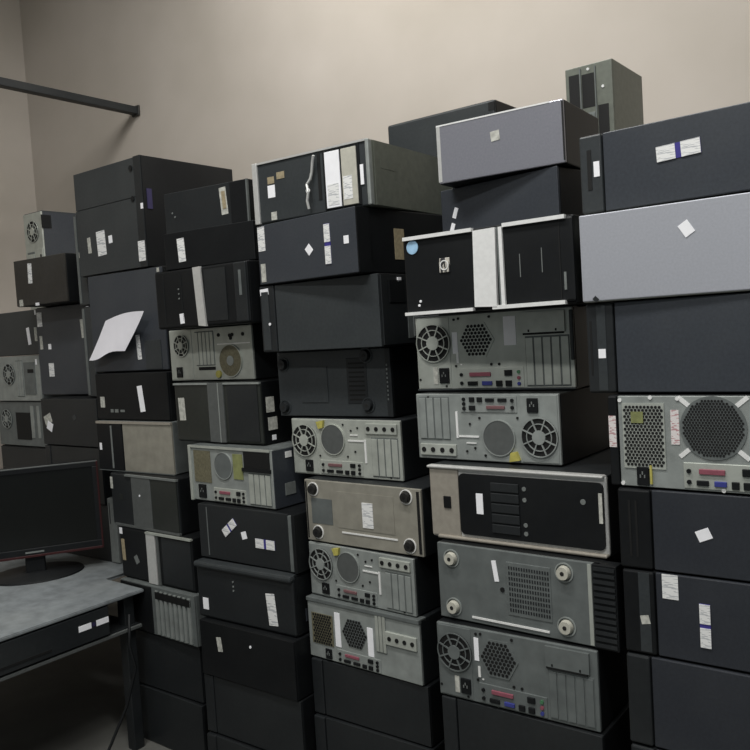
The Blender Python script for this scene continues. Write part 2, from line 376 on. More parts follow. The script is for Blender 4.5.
def rear_a(c, fanm='steel', vent='hex', panel='steel', par='pink', slots_n=5, dim=False, body=None):
    c.face('rear_panel', panel)
    ps = c.plate('power_supply', panel, .015, .03, .235, .965, -.0015, .002)
    c.fan(.125, .63, .22*c.W*.52, metal=fanm, parent=ps, y=-.004)
    c.socket(.19, .2, .065, .2, ps, -.003)
    c.sticker(.13, .2, .03, .22, 'crumple', 0, -.0015)
    if vent == 'hex': c.hexvent(.41, .645, .046, panel, y=-.0018, cell=.0098)
    c.ports(.275, .03, .70, .29, panel, par=par, dim=dim)
    sl = c.slots(.715, .04, .975, .66, slots_n, panel)
    c.rects('slot_latch', panel, [(.705, .70, .955, .95)], -.006, 0); c.rects('latch_gap', 'void', [(.71, .675, .945, .70), (.74, .71, .75, .74), (.90, .71, .91, .74)], -.0065, 0)
    c.rects('stamped_ribs', 'bright', [(.275, .36, .29, .5), (.30, .33, .31, .345)], -.0015, 0)
    c.dots('rivet_holes', 'void', [(.27, .92), (.27, .32), (.50, .93), (.5, .33), (.55, .33), (.02, .15), (.2, .06), (.30, .93), (.73, .85), (.89, .85)], .0032)
c = C('D2', 'grey computer back with honeycomb vent, directly under the silver-barred black front', body='dark', D=.42)
rear_a(c)
c.sticker(.625, .74, .075, .36, 'white', 0); c.sticker(.27, .62, .035, .28, 'white', 0)
c.plate('latch_bulge', 'charcoal', .978, .35, 1.0, .95, -.004, .006, None, .003)
MB().box(-c.W/2, -.004, c.H*.975, c.W/2, .03, c.H-.001, .0015).build('top_rim', 'charcoal', c.root)
MB().box(-c.W/2, -.004, .0005, c.W/2, .03, c.H*.03, .0015).build('bottom_rim', 'charcoal', c.root)
def rear_b(c, panel='steel_dim', par='rosy', clip=True):
    c.face('rear_panel', panel)
    ps = c.plate('power_supply', panel, .012, .03, .25, .965, -.0015, .002)
    c.fan(.13, .61, .225*c.W*.52, metal=panel, parent=ps, y=-.004)
    c.socket(.165, .17, .07, .2, ps, -.003)
    p = MB().disc(c.X(.40), c.Z(.64), .042*c.W/.4, -.003, .002, 30).build('exhaust_vent', 'mid', c.root)
    MB().ring(c.X(.40), c.Z(.64), .042*c.W/.4, .0445*c.W/.4, -.004, .002).build('vent_rim', panel, p)
    if clip: MB().prism([(c.X(.26), c.Z(.94)), (c.X(.33), c.Z(.97)), (c.X(.32), c.Z(.84)), (c.X(.28), c.Z(.82))], -.008, .001).build('release_clip', 'yellow', c.root)
    c.ports(.27, .04, .66, .28, panel, par=par, dim=True)
    lt = c.plate('slot_latch', 'steel', .705, .76, .975, .93, -.006, .002)
    c.dots('latch_holes', 'void', [(.735+.07*k, .845) for k in range(4)], .0062, -.0062, lt, 14)
    c.slots(.745, .05, .975, .7, 4, panel)
    c.rects('stamped_ribs', 'bright', [(.685, .27, .70, .66), (.54, .62, .69, .645), (.56, .72, .63, .735)], -.0022, 0)
    c.dots('rivet_holes', 'void', [(.57, .8), (.6, .45), (.53, .36), (.27, .35), (.5, .9), (.63, .85), (.8, .9), (.9, .06)], .003)
c = C('D3', 'upside-down grey computer back with its power socket above its fan', body='black', D=.40, rot=True)
rear_b(c, 'steel_dim')
# D4
c = C('D4', 'silver-framed black computer front with four small buttons and a white label', body='dark', D=.42)
c.face('front_bezel', 'silver', .0, .01, 1, .99, .007)
c.plate('side_grip', 'tan', .004, .03, .185, .96, -.004, .004, None, .003)
fr = MB()
def rrect(c, u0, v0, u1, v1, r):
    x0, x1, z0, z1 = c.X(u0), c.X(u1), c.Z(v0), c.Z(v1); P = []
    for cx, cz, a0 in ((x1-r, z1-r, 0), (x0+r, z1-r, 90), (x0+r, z0+r, 180), (x1-r, z0+r, 270)):
        for k in range(6):
            a = math.radians(a0+18*k); P.append((cx+r*math.cos(a), cz+r*math.sin(a)))
    return P
ins = MB().prism(rrect(c, .19, .09, .985, .9, .012), -.006, .001).build('front_inset', 'black', c.root)
for k in range(5): c.plate('drive_bay_slat', 'dark', .385, .16+.135*k, .545, .275+.135*k, -.0095, -.005, ins, .0015)
c.sticker(.315, .52, .04, .27, 'white', 0, -.0062, ins)
for v in (.30, .19): c.dots('button', 'grey', [(.575, v)], .005, -.006, ins, 14)
for v in (.76, .62): c.dots('button', 'grey', [(.575, v)], .005, -.006, ins, 14)
c.dots('power_button', 'grey', [(.885, .66)], .006, -.006, ins, 16)
c.plate('badge', 'black', .09, .42, .135, .58, -.007, -.003)
c.sticker(.972, .6, .018, .36, 'crumple', 0, -.0062, ins)
MB().box(-c.W/2-.002, -.010, c.H*.955, c.W/2-.004, .012, c.H-.0015, .003).build('top_trim', 'silver', c.root)
MB().box(-c.W/2+.02, -.010, .001, c.W/2-.002, .012, c.H*.05, .003).build('bottom_trim', 'tan', c.root)
# D5 bottom with feet
def bottom_face(c, m, footm, r, pts, ringm, core='rubber'):
    c.face('bottom_panel', m)
    for u, v in pts: c.foot(u, v, r, footm, ringm, core)
c = C('D5', 'grey computer underside with four cream feet and a ribbed black edge', body='black', D=.42)
bottom_face(c, 'steel_dark', 'cream', .0155, [(.10, .80), (.10, .17), (.80, .83), (.80, .19)], 'steel_dim')
v_ = c.plate('vent_patch', 'steel_dark', .455, .2, .72, .86, -.0016, .001)
g = MB()
for i in range(16):
    for j in range(9): g.box(c.X(.47+.0155*i), -.0024, c.Z(.25+.065*j), c.X(.47+.0155*i)+.0032, -.001, c.Z(.25+.065*j)+.007)
g.build('vent_holes', 'dark', v_)
c.sticker(.385, .72, .028, .26, 'white', 8); c.dots('screw_hole', 'void', [(.425, .5)], .0055)
c.rects('stamped_rib', 'bright', [(.22, .07, .70, .095)], -.002, 0); c.rects('bezel_gap', 'steel', [(.93, .03, .95, .97)], -.002, 0)
fn = c.plate('front_bezel', 'black', .955, .01, 1.085, .985, -.004, .03, None, .002)
g = MB()
for k in range(13): c.rect(g, .965, .04+.073*k, 1.078, .08+.073*k, -.0075, -.003)
g.build('bezel_ribs', 'dark', fn)
c = C('D6', 'grey computer back under the underside with cream feet', body='black')
rear_a(c, 'steel_dark', 'hex', 'steel_dark'); c.sticker(.27, .72, .03, .3, 'white')
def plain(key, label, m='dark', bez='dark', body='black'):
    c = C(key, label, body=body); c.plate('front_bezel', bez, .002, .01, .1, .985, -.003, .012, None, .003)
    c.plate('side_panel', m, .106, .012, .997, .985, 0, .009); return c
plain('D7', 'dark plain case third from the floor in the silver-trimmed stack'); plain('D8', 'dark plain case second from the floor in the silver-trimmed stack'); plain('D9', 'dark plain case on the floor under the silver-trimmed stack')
# D0: the two small cases on top
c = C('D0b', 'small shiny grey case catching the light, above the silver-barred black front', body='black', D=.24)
c.face('top_panel', 'sheen'); c.rects('lit_edge', 'bright', [(.0, .965, .9, .99)], -.001, .006); c.rects('side_edge', 'silver', [(0, .04, .03, .965)], -.0008, .004)  # bright strip paints the light caught along the lid's top edge
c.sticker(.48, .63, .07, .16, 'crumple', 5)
c.rects('lid_slot', 'void', [(.985, .05, .997, .95)], -.001, 0)
c = C('D0c', 'dark small case with two slanted white stickers, under the shiny grey one', body='black', D=.34)
c.face('side_panel', 'navy')
c.sticker(.135, .52, .035, .2, 'white', -22); c.sticker(.10, .24, .035, .2, 'white', -22)
# row behind
def tall(x, y, z, W, D, H, label, face='charcoal', g='R'):
    c = Comp(x, y, z, 0, W, H, label, g, body='black', D=D); c.plate('side_panel', face, .004, .01, .996, .99, 0, .009, None, .006); return c
for k, n in enumerate(('on the floor in the back row', 'second from the floor in the back row', 'third from the floor in the back row', 'fourth from the floor in the back row')):
    tall(-1.56, 2.22, -1.4+.467*k, .44, .42, .467, 'dark upright case %s, hidden behind the stacks' % n)
c = tall(-1.575, 2.20, .468, .40, .43, .205, 'dark grey case end standing behind the case with white drive bays', 'charcoal')
c.sticker(.97, .9, .05, .12, 'void', 0, name='corner_latch')
# E0: open-backed small case behind
for k, n in enumerate(('on the floor', 'second from the floor', 'third from the floor', 'fourth from the floor')):
    tall(-.95, 2.18, -1.4+.465*k, .17, .42, .465, 'slim dark upright case %s, hidden behind the tall stacks by the wall' % n)
c = Comp(-.945, 2.19, .461, 0, .135, .24, 'small open backed case by the wall, behind the case with two white labels', 'R', body='olive', D=.24)
c.face('rear_panel', 'olive'); c.rects('open_bay', 'void', [(.08, .12, .3, .9), (.36, .5, .62, .88), (.68, .15, .9, .5)], -.001, .002); c.slots(.38, .1, .62, .44, 3, 'steel_dark')
c.rects('frame_rail', 'steel_dark', [(.32, .05, .345, .95), (.64, .05, .66, .95)], -.004, .002); c.dots('screw', 'bright', [(.5, .93), (.8, .7)], .004)

# ================================================================== stack C
c = C('C1', 'silver-edged computer front with a curled silver handle and white drive bays', body='olive', D=.43)
c.face('front_bezel', 'charcoal', .0, .01, 1, .99, .004)
c.plate('left_trim', 'silver', .0, .0, .045, 1.0, -.006, .01, None, .002)
c.rects('top_trim', 'silver', [(.045, .965, .985, .995)], -.004, .006); c.plate('right_trim', 'steel_dim', .972, .01, 1.0, .99, -.006, .012, None, .003)
by = c.plate('drive_bay_frame', 'black', .625, .04, .92, .965, -.003, .002)
c.plate('drive_cover', 'white', .645, .06, .765, .92, -.006, -.001, by); c.plate('drive_cover', 'cream', .78, .06, .90, .92, -.006, -.001, by)
c.rects('drive_label', 'lines', [(.66, .1, .75, .42), (.79, .15, .86, .5)], -.0068, -.005, by)
hp = [(.505, .1), (.50, .22), (.515, .36), (.50, .48), (.525, .56), (.54, .66), (.555, .8), (.575, .9)]
MB().tube([(c.X(u), -.012-.004*math.sin(i), c.Z(v)) for i, (u, v) in enumerate(hp)], .0038, 8).build('handle', 'silver', c.root)
c.dots('handle_knob', 'bright', [(.51, .38)], .007, -.014)
c.rects('handle_slot', 'void', [(.575, .22, .60, .93)], -.0015, .001)
c.sticker(.16, .68, .06, .11, 'tanlabel', 0); c.sticker(.25, .73, .07, .11, 'tanlabel', 0)
c.sticker(.16, .50, .065, .2, 'white', 0); c.sticker(.17, .1, .05, .13, 'crumple', 0); c.sticker(.935, .48, .025, .3, 'white', 0, -.002)
c.side_box('side_panel', 'olive', .04, .02, .98, .98); c.side_box('side_recess', 'olive', .10, .58, .26, .80, .0022)
c = C('C2', 'charcoal case with several small white stickers under the case with white drive bays', body='black', D=.41)
c.face('side_panel', 'navy')
c.sticker(.05, .76, .075, .40, 'lines', 0); c.sticker(.05, .2, .05, .3, 'crumple', 0); c.sticker(.545, .46, .055, .14, 'white', 40)
c.pair(.73, .5, .055, .62, 0, vert=True); c.sticker(.905, .52, .045, .12, 'white')
c.side_box('front_bezel', 'black', .0, .02, .12, .98, .003); c.side_box('side_label', 'tanlabel', .36, .22, .46, .70); c.side_box('sticker', 'white', .55, .1, .6, .22)
c = C('C3', 'unmarked charcoal case side, two below the case with white drive bays', body='black', D=.40)
c.plate('front_bezel', 'dark', .003, .01, .135, .985, -.003, .01, None, .003); c.plate('side_panel', 'charcoal', .14, .012, .997, .985, 0, .009)
c.rects('bezel_strip', 'charcoal', [(.02, .04, .085, .9)], -.0045, 0)
c.sticker(.05, .90, .075, .09, 'white', 4, -.003); c.dots('power_lamp', 'white', [(.085, .42)], .0042, -.0045)
bz = c.side_box('rear_panel', 'dark', .02, .03, .98, .97, .004)
c.side_box('port', 'black', .10, .6, .28, .9, .007, bz); c.side_box('port', 'grey', .36, .12, .43, .5, .008, bz); c.side_box('port', 'steel_dark', .30, .1, .5, .45, .006, bz); c.side_box('port', 'white', .2, .88, .24, .94, .007, bz)
c = C('C4', 'charcoal computer underside with dark round feet and an embossed plate', body='black', D=.42)
bottom_face(c, 'charcoal', 'dark', .016, [(.06, .80), (.055, .15), (.80, .89), (.80, .18)], 'charcoal')
c.rects('embossed_plate', 'charcoal', [(.22, .22, .46, .75)], -.002, .001); v_ = c.plate('vent_patch', 'dark', .63, .2, .80, .86, -.0015, .001)
c.rects('vent_slits', 'void', [(.65, .25+.065*k, .78, .275+.065*k) for k in range(9)], -.0024, -.001, v_)
fb = c.plate('front_bezel', 'dark', .955, .01, 1.0, .985, -.003, .02, None, .002); c.rects('bezel_vents', 'steel_dark', [(.965, .25+.06*k, .975, .28+.06*k) for k in range(9)], -.0042, -.002, fb)
c = C('C5', 'grey computer back with a round disc and yellow clip, above the silver underside', body='dark', D=.42)
rear_b(c, 'steel')
M['warmsteel'] = mat('warm_zinc_steel', (150, 147, 136), .45, .3, .14, 24, .05, .12)
c = C('C6', 'silver computer underside with four black feet and a white label', body='dark', D=.42)
bottom_face(c, 'warmsteel', 'rubber', .0145, [(.085, .84), (.11, .16), (.885, .86), (.895, .15)], 'bright', 'void')
c.sticker(.565, .52, .09, .38, 'lines', 0, -.0022); c.rects('stamped_rib', 'bright', [(.33, .2, .80, .222)], -.002, 0); c.rects('embossed_plate', 'warmsteel', [(.30, .28, .78, .84)], -.0012, .001)
c.rects('vent_patch', 'steel_dark', [(.06, .3, .25, .7)], -.0012, .001); c.rects('edge_slit', 'void', [(.012, .05, .022, .95), (.965, .05, .985, .95)], -.0012, .001)
c = C('C7', 'dim grey computer back with a round disc, directly under the silver underside', body='dark', D=.42)
rear_b(c, 'steel_dim', 'rosy')
c = C('C8', 'grey computer back with two upright white strips, lowest below the silver underside', body='dark', D=.42)
c.face('rear_panel', 'steel_dim')
c.hexvent(.14, .5, 0, 'lattice', square=(.2, .5), cell=.009); c.sticker(.285, .55, .05, .55, 'white', 0)
c.hexvent(.44, .55, .042, 'steel_dark'); c.sticker(.58, .48, .05, .45, 'white', 0)
c.slots(.63, .35, .72, .95, 3, 'steel'); lt = c.plate('slot_latch', 'steel', .72, .52, .975, .72, -.006, .002)
c.dots('latch_holes', 'void', [(.755+.063*k, .62) for k in range(4)], .006, -.0062, lt, 14); c.socket(.19, .12); c.ports(.27, .03, .66, .24, 'steel_dim', dim=True)
MB().box(-c.W/2, -.004, c.H*.93, c.W/2, .03, c.H-.001, .0015).build('top_rim', 'steel_dark', c.root)
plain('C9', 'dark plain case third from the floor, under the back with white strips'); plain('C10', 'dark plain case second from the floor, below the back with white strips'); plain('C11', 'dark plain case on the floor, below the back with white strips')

# ================================================================== stack B
c = C('B0', 'thin black case with a worn cream label at one end, topmost of its stack', body='black', D=.30)
c.face('front_panel', 'dark'); c.sticker(.72, .58, .075, .62, 'crumple', 4); c.sticker(.725, .6, .04, .4, 'tanlabel', 4, -.0012)
c.plate('end_cap', 'black', .80, .03, .985, .97, -.003, .002); c.rects('right_edge', 'steel_dark', [(.985, .02, 1.0, .98)], -.004, .004); c.dots('screw', 'grey', [(.1, .5), (.13, .4)], .003)
c = C('B1', 'flat black case with one upright white label, under the thin one with the worn label', body='black', D=.32)
c.face('front_panel', 'black'); c.sticker(.2, .5, .08, .62, 'lines', 3)
c = C('B2', 'black computer front with a slim upright silver stripe and white button', body='black', D=.42)
c.face('front_bezel', 'black', .0, .01, 1, .99, .006)
MB().prism([(c.X(.475), c.Z(.02)), (c.X(.555), c.Z(.0)), (c.X(.53), c.Z(.99)), (c.X(.45), c.Z(.985))], -.006, .002).build('centre_stripe', 'silver', c.root)
c.rects('bay_seam', 'dark', [(.1, .1, .104, .92), (.30, .12, .303, .9)], -.0012, .001); c.rects('bay_doors', 'dark', [(.56, .08, .78, .93)], -.002, .001)
c.sticker(.285, .16, .045, .17, 'white', 4); c.dots('lamp', 'grey', [(.27, .5), (.27, .58), (.27, .66), (.465, .62)], .0028, -.001)
c.plate('side_rail', 'dark', .87, .03, .99, .97, -.005, .004, None, .003); c.rects('rail_mark', 'steel_dark', [(.92, .45, .945, .85)], -.006, -.002)
c = C('B3', 'grey computer back with a round brownish vent, between two striped fronts', body='dark', D=.42)
c.face('rear_panel', 'steel')
ps = c.plate('power_supply', 'steel', .015, .03, .29, .965, -.0015, .002); c.fan(.16, .68, .037, metal='steel', parent=ps, y=-.004); c.socket(.12, .17, .07, .2, ps, -.003)
c.slots(.33, .28, .56, .93, 5, 'steel')
p = MB().disc(c.X(.745), c.Z(.36), .05, -.003, .002, 32).build('exhaust_vent', 'lattice', c.root); MB().ring(c.X(.745), c.Z(.36), .05, .053, -.004, .002).build('vent_rim', 'steel', p)
MB().disc(c.X(.745), c.Z(.36), .016, -.004, -.001, 20).build('vent_hub', 'steel_dim', p)
c.dots('rivet_holes', 'void', [(.62, .84), (.9, .83), (.75, .82), (.78, .83), (.76, .77)], .0062); c.rects('port', 'void', [(.36, .2, .56, .26)], -.002, 0)
MB().disc(c.X(.60), c.Z(.12), .012, -.006, .001, 16).build('release_clip', 'yellow', c.root); c.rects('stamped_ribs', 'bright', [(.60, .66, .98, .68)], -.002, 0)
c = C('B4', 'dark olive computer front with a broad grey stripe and stickers on its side', body='black', D=.42)
M['olivedark'] = mat('dark_olive_plastic', (36, 39, 36), .4, 0, .12, 60, .02, .1)
c.face('front_bezel', 'olivedark', 0, .01, 1, .99, .006); c.plate('centre_stripe', 'mid', .42, .02, .60, .985, -.005, .002); c.rects('stripe_line', 'steel_dim', [(.54, .02, .55, .985)], -.0056, 0)
c.rects('bay_doors', 'dark', [(.64, .06, .97, .94)], -.002, .001); c.sticker(.085, .55, .075, .38, 'crumple', 2); c.rects('top_trim', 'steel_dim', [(.0, .955, 1, .985)], -.004, .004)
c.side_box('sticker', 'crumple', .05, .50, .13, .74); c.side_box('sticker', 'crumple', .06, .22, .15, .42); c.side_box('sticker', 'white', .09, .06, .13, .14)
c = C('B5', 'grey computer back with a yellow-green patch and a black opening', body='steel_dark', D=.42)
c.face('rear_panel', 'steel_dim'); c.plate('left_frame', 'steel', .0, .0, .03, .99, -.006, .004); c.rects('top_rim', 'steel', [(.03, .95, .98, .985)], -.005, .004)
c.rects('mesh_window', 'lattice', [(.06, .34, .27, .9)], -.002, 0); p = MB().disc(c.X(.43), c.Z(.66), .04, -.003, .002, 30).build('exhaust_vent', 'steel_dark', c.root)
MB().ring(c.X(.43), c.Z(.66), .04, .0425, -.004, 0).build('vent_rim', 'steel_dim', p)
c.rects('paper_patch', 'lime', [(.55, .45, .66, .88)], -.0025, 0); op = c.rects('card_opening', 'void', [(.68, .66, .97, .93)], -.003, 0); c.rects('opening_edge', 'black', [(.66, .6, .98, .66)], -.006, 0)
c.socket(.15, .18, .09, .24); c.ports(.29, .03, .68, .27, 'steel', dim=True); c.slots(.72, .04, .97, .58, 4, 'steel')
c.side_box('port', 'grey', .1, .2, .2, .4, .004); c.side_box('port', 'bright', .12, .82, .18, .92, .004); c.side_box('front_bezel', 'navy', .0, .02, .96, .97, .002)
c = C('B6', 'black case side with a slanted sticker pair and a level sticker pair', body='black', D=.42)
c.face('side_panel', 'dark', .003, .012, .93, .985); c.plate('edge_strip', 'steel_dark', .94, .03, .97, .97, -.004, .006); c.plate('end_bezel', 'black', .972, .01, 1.0, .985, -.003, .008)
c.pair(.34, .62, .16, .15, 38); c.sticker(.49, .52, .05, .13, 'white', 15); c.pair(.70, .42, .19, .16, 0)
c.rects('left_seam', 'steel_dark', [(.095, .06, .105, .94)], -.001, .001)
c = C('B7', 'black computer front with a thick rounded top edge and two white stickers', body='black', D=.42)
c.face('front_bezel', 'dark', .0, .01, 1, .90, .006)
MB().box(-c.W/2, -.012, c.H*.885, c.W/2, .03, c.H-.001, .007).build('top_bevel', 'charcoal', c.root)
c.dots('power_symbol', 'grey', [(.40, .72), (.40, .64), (.40, .57)], .0032); c.sticker(.085, .25, .06, .2, 'white', 0); c.sticker(.78, .38, .085, .52, 'lines', 5)
c.side_box('front_rail', 'black', .02, .03, .9, .95, .003); c.side_box('sticker', 'navy', .1, .2, .4, .4, .005)
c = C('B8', 'black case with two tiny white marks, under the front with the thick rounded edge', body='black', D=.42)
c.face('front_panel', 'black'); c.sticker(.22, .62, .05, .25, 'crumple', 8); c.dots('lamp', 'white', [(.56, .72)], .004)
plain('B9', 'dark plain case second from the floor, under the case with tiny white marks'); plain('B10', 'dark plain case on the floor, two below the case with tiny white marks')

# ================================================================== stack A
c = C('A1', 'large dark case side with a seam, thumb screws and white stickers near the wall', body='black', D=.43)
c.plate('side_panel', 'charcoal', .004, .64, .90, .99, 0, .009); c.plate('side_panel', 'charcoal', .004, .008, .90, .635, -.001, .009); c.plate('rear_edge', 'dark', .905, .005, 1.0, .995, -.003, .01)
c.dots('thumb_screw', 'black', [(.865, .90), (.865, .625)], .010, -.003); c.sticker(.36, .29, .13, .23, 'lines', 3); c.sticker(.175, .29, .05, .15, 'crumple', 3); c.sticker(.50, .31, .055, .07, 'white', 3)
c.sticker(.94, .15, .09, .18, 'lines', 0, -.003); c.sticker(.985, .545, .03, .05, 'white', 0, -.003)
sp = c.side_box('front_bezel', 'black', .0, .01, .22, .99, .004); c.side_box('sticker', 'duskviolet', .03, .52, .08, .70, .006, sp)
c = C('A2', 'dark blue-grey upright panel behind the hanging white sheet of paper', body='black', D=.42)
c.face('side_panel', 'navy'); c.plate('right_edge', 'charcoal', .72, .02, .93, .3, -.002, .004); c.sticker(.64, .24, .05, .24, 'lines', 3); c.sticker(.96, .96, .03, .04, 'crumple')
c = C('A3', 'black computer front with an upright white strip under the hanging paper', body='black', D=.42)
c.face('front_bezel', 'black'); c.sticker(.64, .45, .065, .54, 'white', 7); c.sticker(.09, .38, .06, .23, 'crumple', 0); c.rects('lettering', 'grey', [(.2, .16, .24, .23), (.26, .16, .31, .23), (.34, .17, .4, .22)], -.001, 0)
c = C('A4', 'grey metal case with one black end, under the front with the upright white strip', body='steel_dark', D=.42)
c.plate('side_panel', 'warmsteel', .36, .012, .997, .94, 0, .009); c.plate('front_bezel', 'black', .003, .012, .35, .94, -.003, .01, None, .003); c.plate('bezel_seam', 'grey', .20, .05, .22, .9, -.005, -.002); c.sticker(.05, .48, .03, .14, 'white', 0, -.003)
c.rects('top_trim', 'tan', [(.0, .94, 1, .985)], -.004, .006); c.rects('bottom_trim', 'steel_dark', [(.0, .0, 1, .012)], -.003, .006)
c = C('A5', 'black computer front with a wide grey half, level with the monitor screen', body='black', D=.42)
c.face('front_bezel', 'dark', 0, .01, 1, .99, .006); c.plate('grey_half', 'mid', .34, .03, .62, .97, -.004, .002); c.plate('right_half', 'olivedark', .63, .03, .99, .97, -.003, .002); c.sticker(.16, .55, .05, .1, 'olivedark', 0); c.dots('lamp', 'white', [(.46, .62)], .004, -.004)
c.rects('top_trim', 'grey', [(.25, .955, 1, .99)], -.006, .004); c.rects('bottom_trim', 'mid', [(.05, .0, 1, .04)], -.006, .004)
c.sticker(.02, .8, .035, .22, 'crumple', 0)
c = C('A6', 'black computer front with an upright silver stripe and cream label, beside the desk', body='black', D=.42)
c.face('front_bezel', 'black', 0, .01, 1, .99, .006); c.plate('centre_stripe', 'silver', .40, .0, .52, .98, -.006, .002); c.rects('stripe_line', 'mid', [(.53, .0, .56, .98)], -.004, .002)
c.rects('top_trim', 'steel', [(.40, .955, 1, .99)], -.008, .004); c.plate('bay_doors', 'dark', .6, .05, .98, .92, -.002, .002); c.sticker(.045, .55, .045, .42, 'tanlabel', 2); c.sticker(.025, .92, .04, .12, 'white', 0); c.sticker(.23, .4, .05, .16, 'grey', 30)
c = C('A7', 'grey computer front with upright ribs, low behind the desk end', body='steel_dark', D=.42)
c.face('front_bezel', 'steel_dark'); c.plate('front_cover', 'black', .01, .03, .44, .96, -.004, .002); c.rects('front_ribs', 'steel_dim', [(.5+.06*k, .05, .53+.06*k, .92) for k in range(8)], -.005, .001); c.rects('top_slot', 'void', [(.5, .76, .95, .9)], -.0055, 0)
plain('A8', 'dark plain case second from the floor beside the desk'); plain('A9', 'dark plain case on the floor beside the desk')

# ================================================================== stacks M and L (far left)
c = C('M0', 'dark brownish case with an upright white sticker, below the small pale-backed case', body='black', D=.40)
M['brown'] = mat('dark_brown_steel', (44, 42, 39), .5, 0, .15, 60, .05, .12)
c.face('side_panel', 'brown'); c.sticker(.32, .68, .075, .42, 'lines', -2); c.sticker(.1, .08, .07, .14, 'crumple'); c.sticker(.42, .02, .07, .06, 'white', 0)
c = C('M1', 'large dark blue-grey case panel with small stickers along one edge', body='black', D=.42)
c.face('side_panel', 'navy'); c.sticker(.07, .86, .09, .16, 'lines'); c.sticker(.07, .60, .05, .15, 'crumple'); c.sticker(.22, .55, .05, .06, 'white'); c.sticker(.22, .29, .09, .15, 'lines'); c.sticker(.82, .72, .05, .2, 'crumple', 4); c.sticker(.93, .95, .04, .05, 'white'); c.rects('panel_slot', 'void', [(.86, .55, .89, .85)], -.001, 0)
c = C('M2', 'black case with a crumpled white sticker, just above the monitor', body='black', D=.42)
M['crum2'] = M['crumple']
c.face('front_panel', 'dark'); c.sticker(.12, .55, .13, .2, 'crumple', 20); c.sticker(.15, .40, .1, .18, 'white', -25, -.001); c.sticker(.6, .6, .05, .1, 'charcoal', 30)
plain('M3', 'dark case behind the monitor, just below the crumpled sticker', 'dark'); plain('M4', 'dark case standing on the desk behind the monitor', 'dark')
c = C('L1', 'small upright case with a pale grey back, near the wall corner', body='charcoal', D=.40)
c.face('rear_panel', 'steel'); c.fan(.5, .8, .05, metal='steel'); c.slots(.1, .1, .5, .6, 4, 'steel', False); c.ports(.56, .2, .95, .62, 'steel', dim=True)
c.side_box('side_panel', 'navy', .02, .01, .98, .98); c.side_box('sticker', 'grey', .2, .3, .28, .36, .003); c.side_box('panel_notch', 'black', .0, .82, .12, .95, .004)
c = C('L2', 'slim dark case on edge between the brownish case and the large dark one', body='charcoal', D=.36)
c.face('front_bezel', 'charcoal'); c.rects('bezel_seam', 'steel_dark', [(.08, .03, .3, .97)], -.002, .001); c.sticker(.4, .55, .12, .06, 'crumple')
c = C('L7', 'lower slim dark case on edge, under another slim one, beside the hanging paper', body='black', D=.36)
c.face('front_bezel', 'charcoal'); c.rects('bezel_seam', 'steel_dark', [(.08, .03, .3, .97)], -.002, .001)
c = C('L3', 'dark case with two thin white stickers, above two stacked grey computer backs', body='black', D=.42)
c.face('side_panel', 'charcoal'); c.sticker(.78, .42, .06, .38, 'white', 8); c.sticker(.93, .45, .05, .3, 'crumple'); c.sticker(.96, .92, .04, .1, 'white')
c = C('L4', 'upper of the two stacked grey computer backs above the monitor', body='steel_dark', D=.42)
c.face('rear_panel', 'steel_dim'); c.fan(.35, .6, .05, metal='steel_dim'); c.rects('expansion_bracket', 'steel_dark', [(.68, .15, .9, .85)], -.003, .001); c.rects('opening', 'void', [(.76, .62, .88, .7)], -.004, 0); c.slots(.5, .1, .65, .9, 3, 'steel_dim'); c.sticker(.94, .85, .03, .12, 'white')
c = C('L5', 'lower of the two stacked grey computer backs above the monitor', body='steel_dark', D=.42)
c.face('rear_panel', 'steel_dark'); c.rects('expansion_bracket', 'steel_dim', [(.72, .2, .78, .9), (.85, .2, .9, .9)], -.003, .001); c.rects('opening', 'void', [(.4, .15, .7, .75)], -.002, 0); c.fan(.2, .6, .045, metal='steel_dim')
c = C('L6', 'dark upright case on the desk under the two grey computer backs', body='black', D=.42); c.face('side_panel', 'dark')

# grey slim case on the desk beside the monitor
c = Comp(-2.764, 1.835, -.84, 0, .05, .26, 'slim grey case standing on edge between the monitor and the stack', 'A', body='mid', D=.30)
c.face('front_bezel', 'grey'); c.rects('drive_slot', 'dark', [(.2, .6, .3, .92)], -.001, 0)

# ------------------------------------------------------------------ paper hanging over the panel
def paper():
    bm = bmesh.new(); n = 10
    P = {(0, 0): (-2.70, 1.773, -.042), (1, 0): (-2.475, 1.765, -.014), (0, 1): (-2.588, 1.772, .100), (1, 1): (-2.345, 1.768, .121)}
    V = []
    for j in range(n+1):
        for i in range(n+1):
            u, v = i/n, j/n
            p = Vector((0, 0, 0))
            for (a, b), q in P.items(): p += Vector(q)*((u if a else 1-u)*(v if b else 1-v))
            p.y -= .008*math.sin(PI*u)*(1-v)**1.5 + .006*u*u*(v**4) + .008*(1-u)**3*(1-v)**2
            p.z += -.012*math.sin(PI*u)*(1-v)**3*math.cos(u*4) + .01*math.sin(PI*u)*v**3
            V.append(bm.verts.new(p))
    for j in range(n):
        for i in range(n):
            a = j*(n+1)+i; bm.faces.new((V[a], V[a+1], V[a+n+2], V[a+n+1]))
    bmesh.ops.recalc_face_normals(bm, faces=bm.faces)
    for f in bm.faces: f.smooth = True
    me = bpy.data.meshes.new('paper_sheet'); bm.to_mesh(me); bm.free(); me.materials.append(M['paper'])
    o = bpy.data.objects.new('paper_sheet', me); COL.objects.link(o)
    o['label'] = 'white sheet of paper hanging askew on the dark panels'; o['category'] = 'paper'
paper()

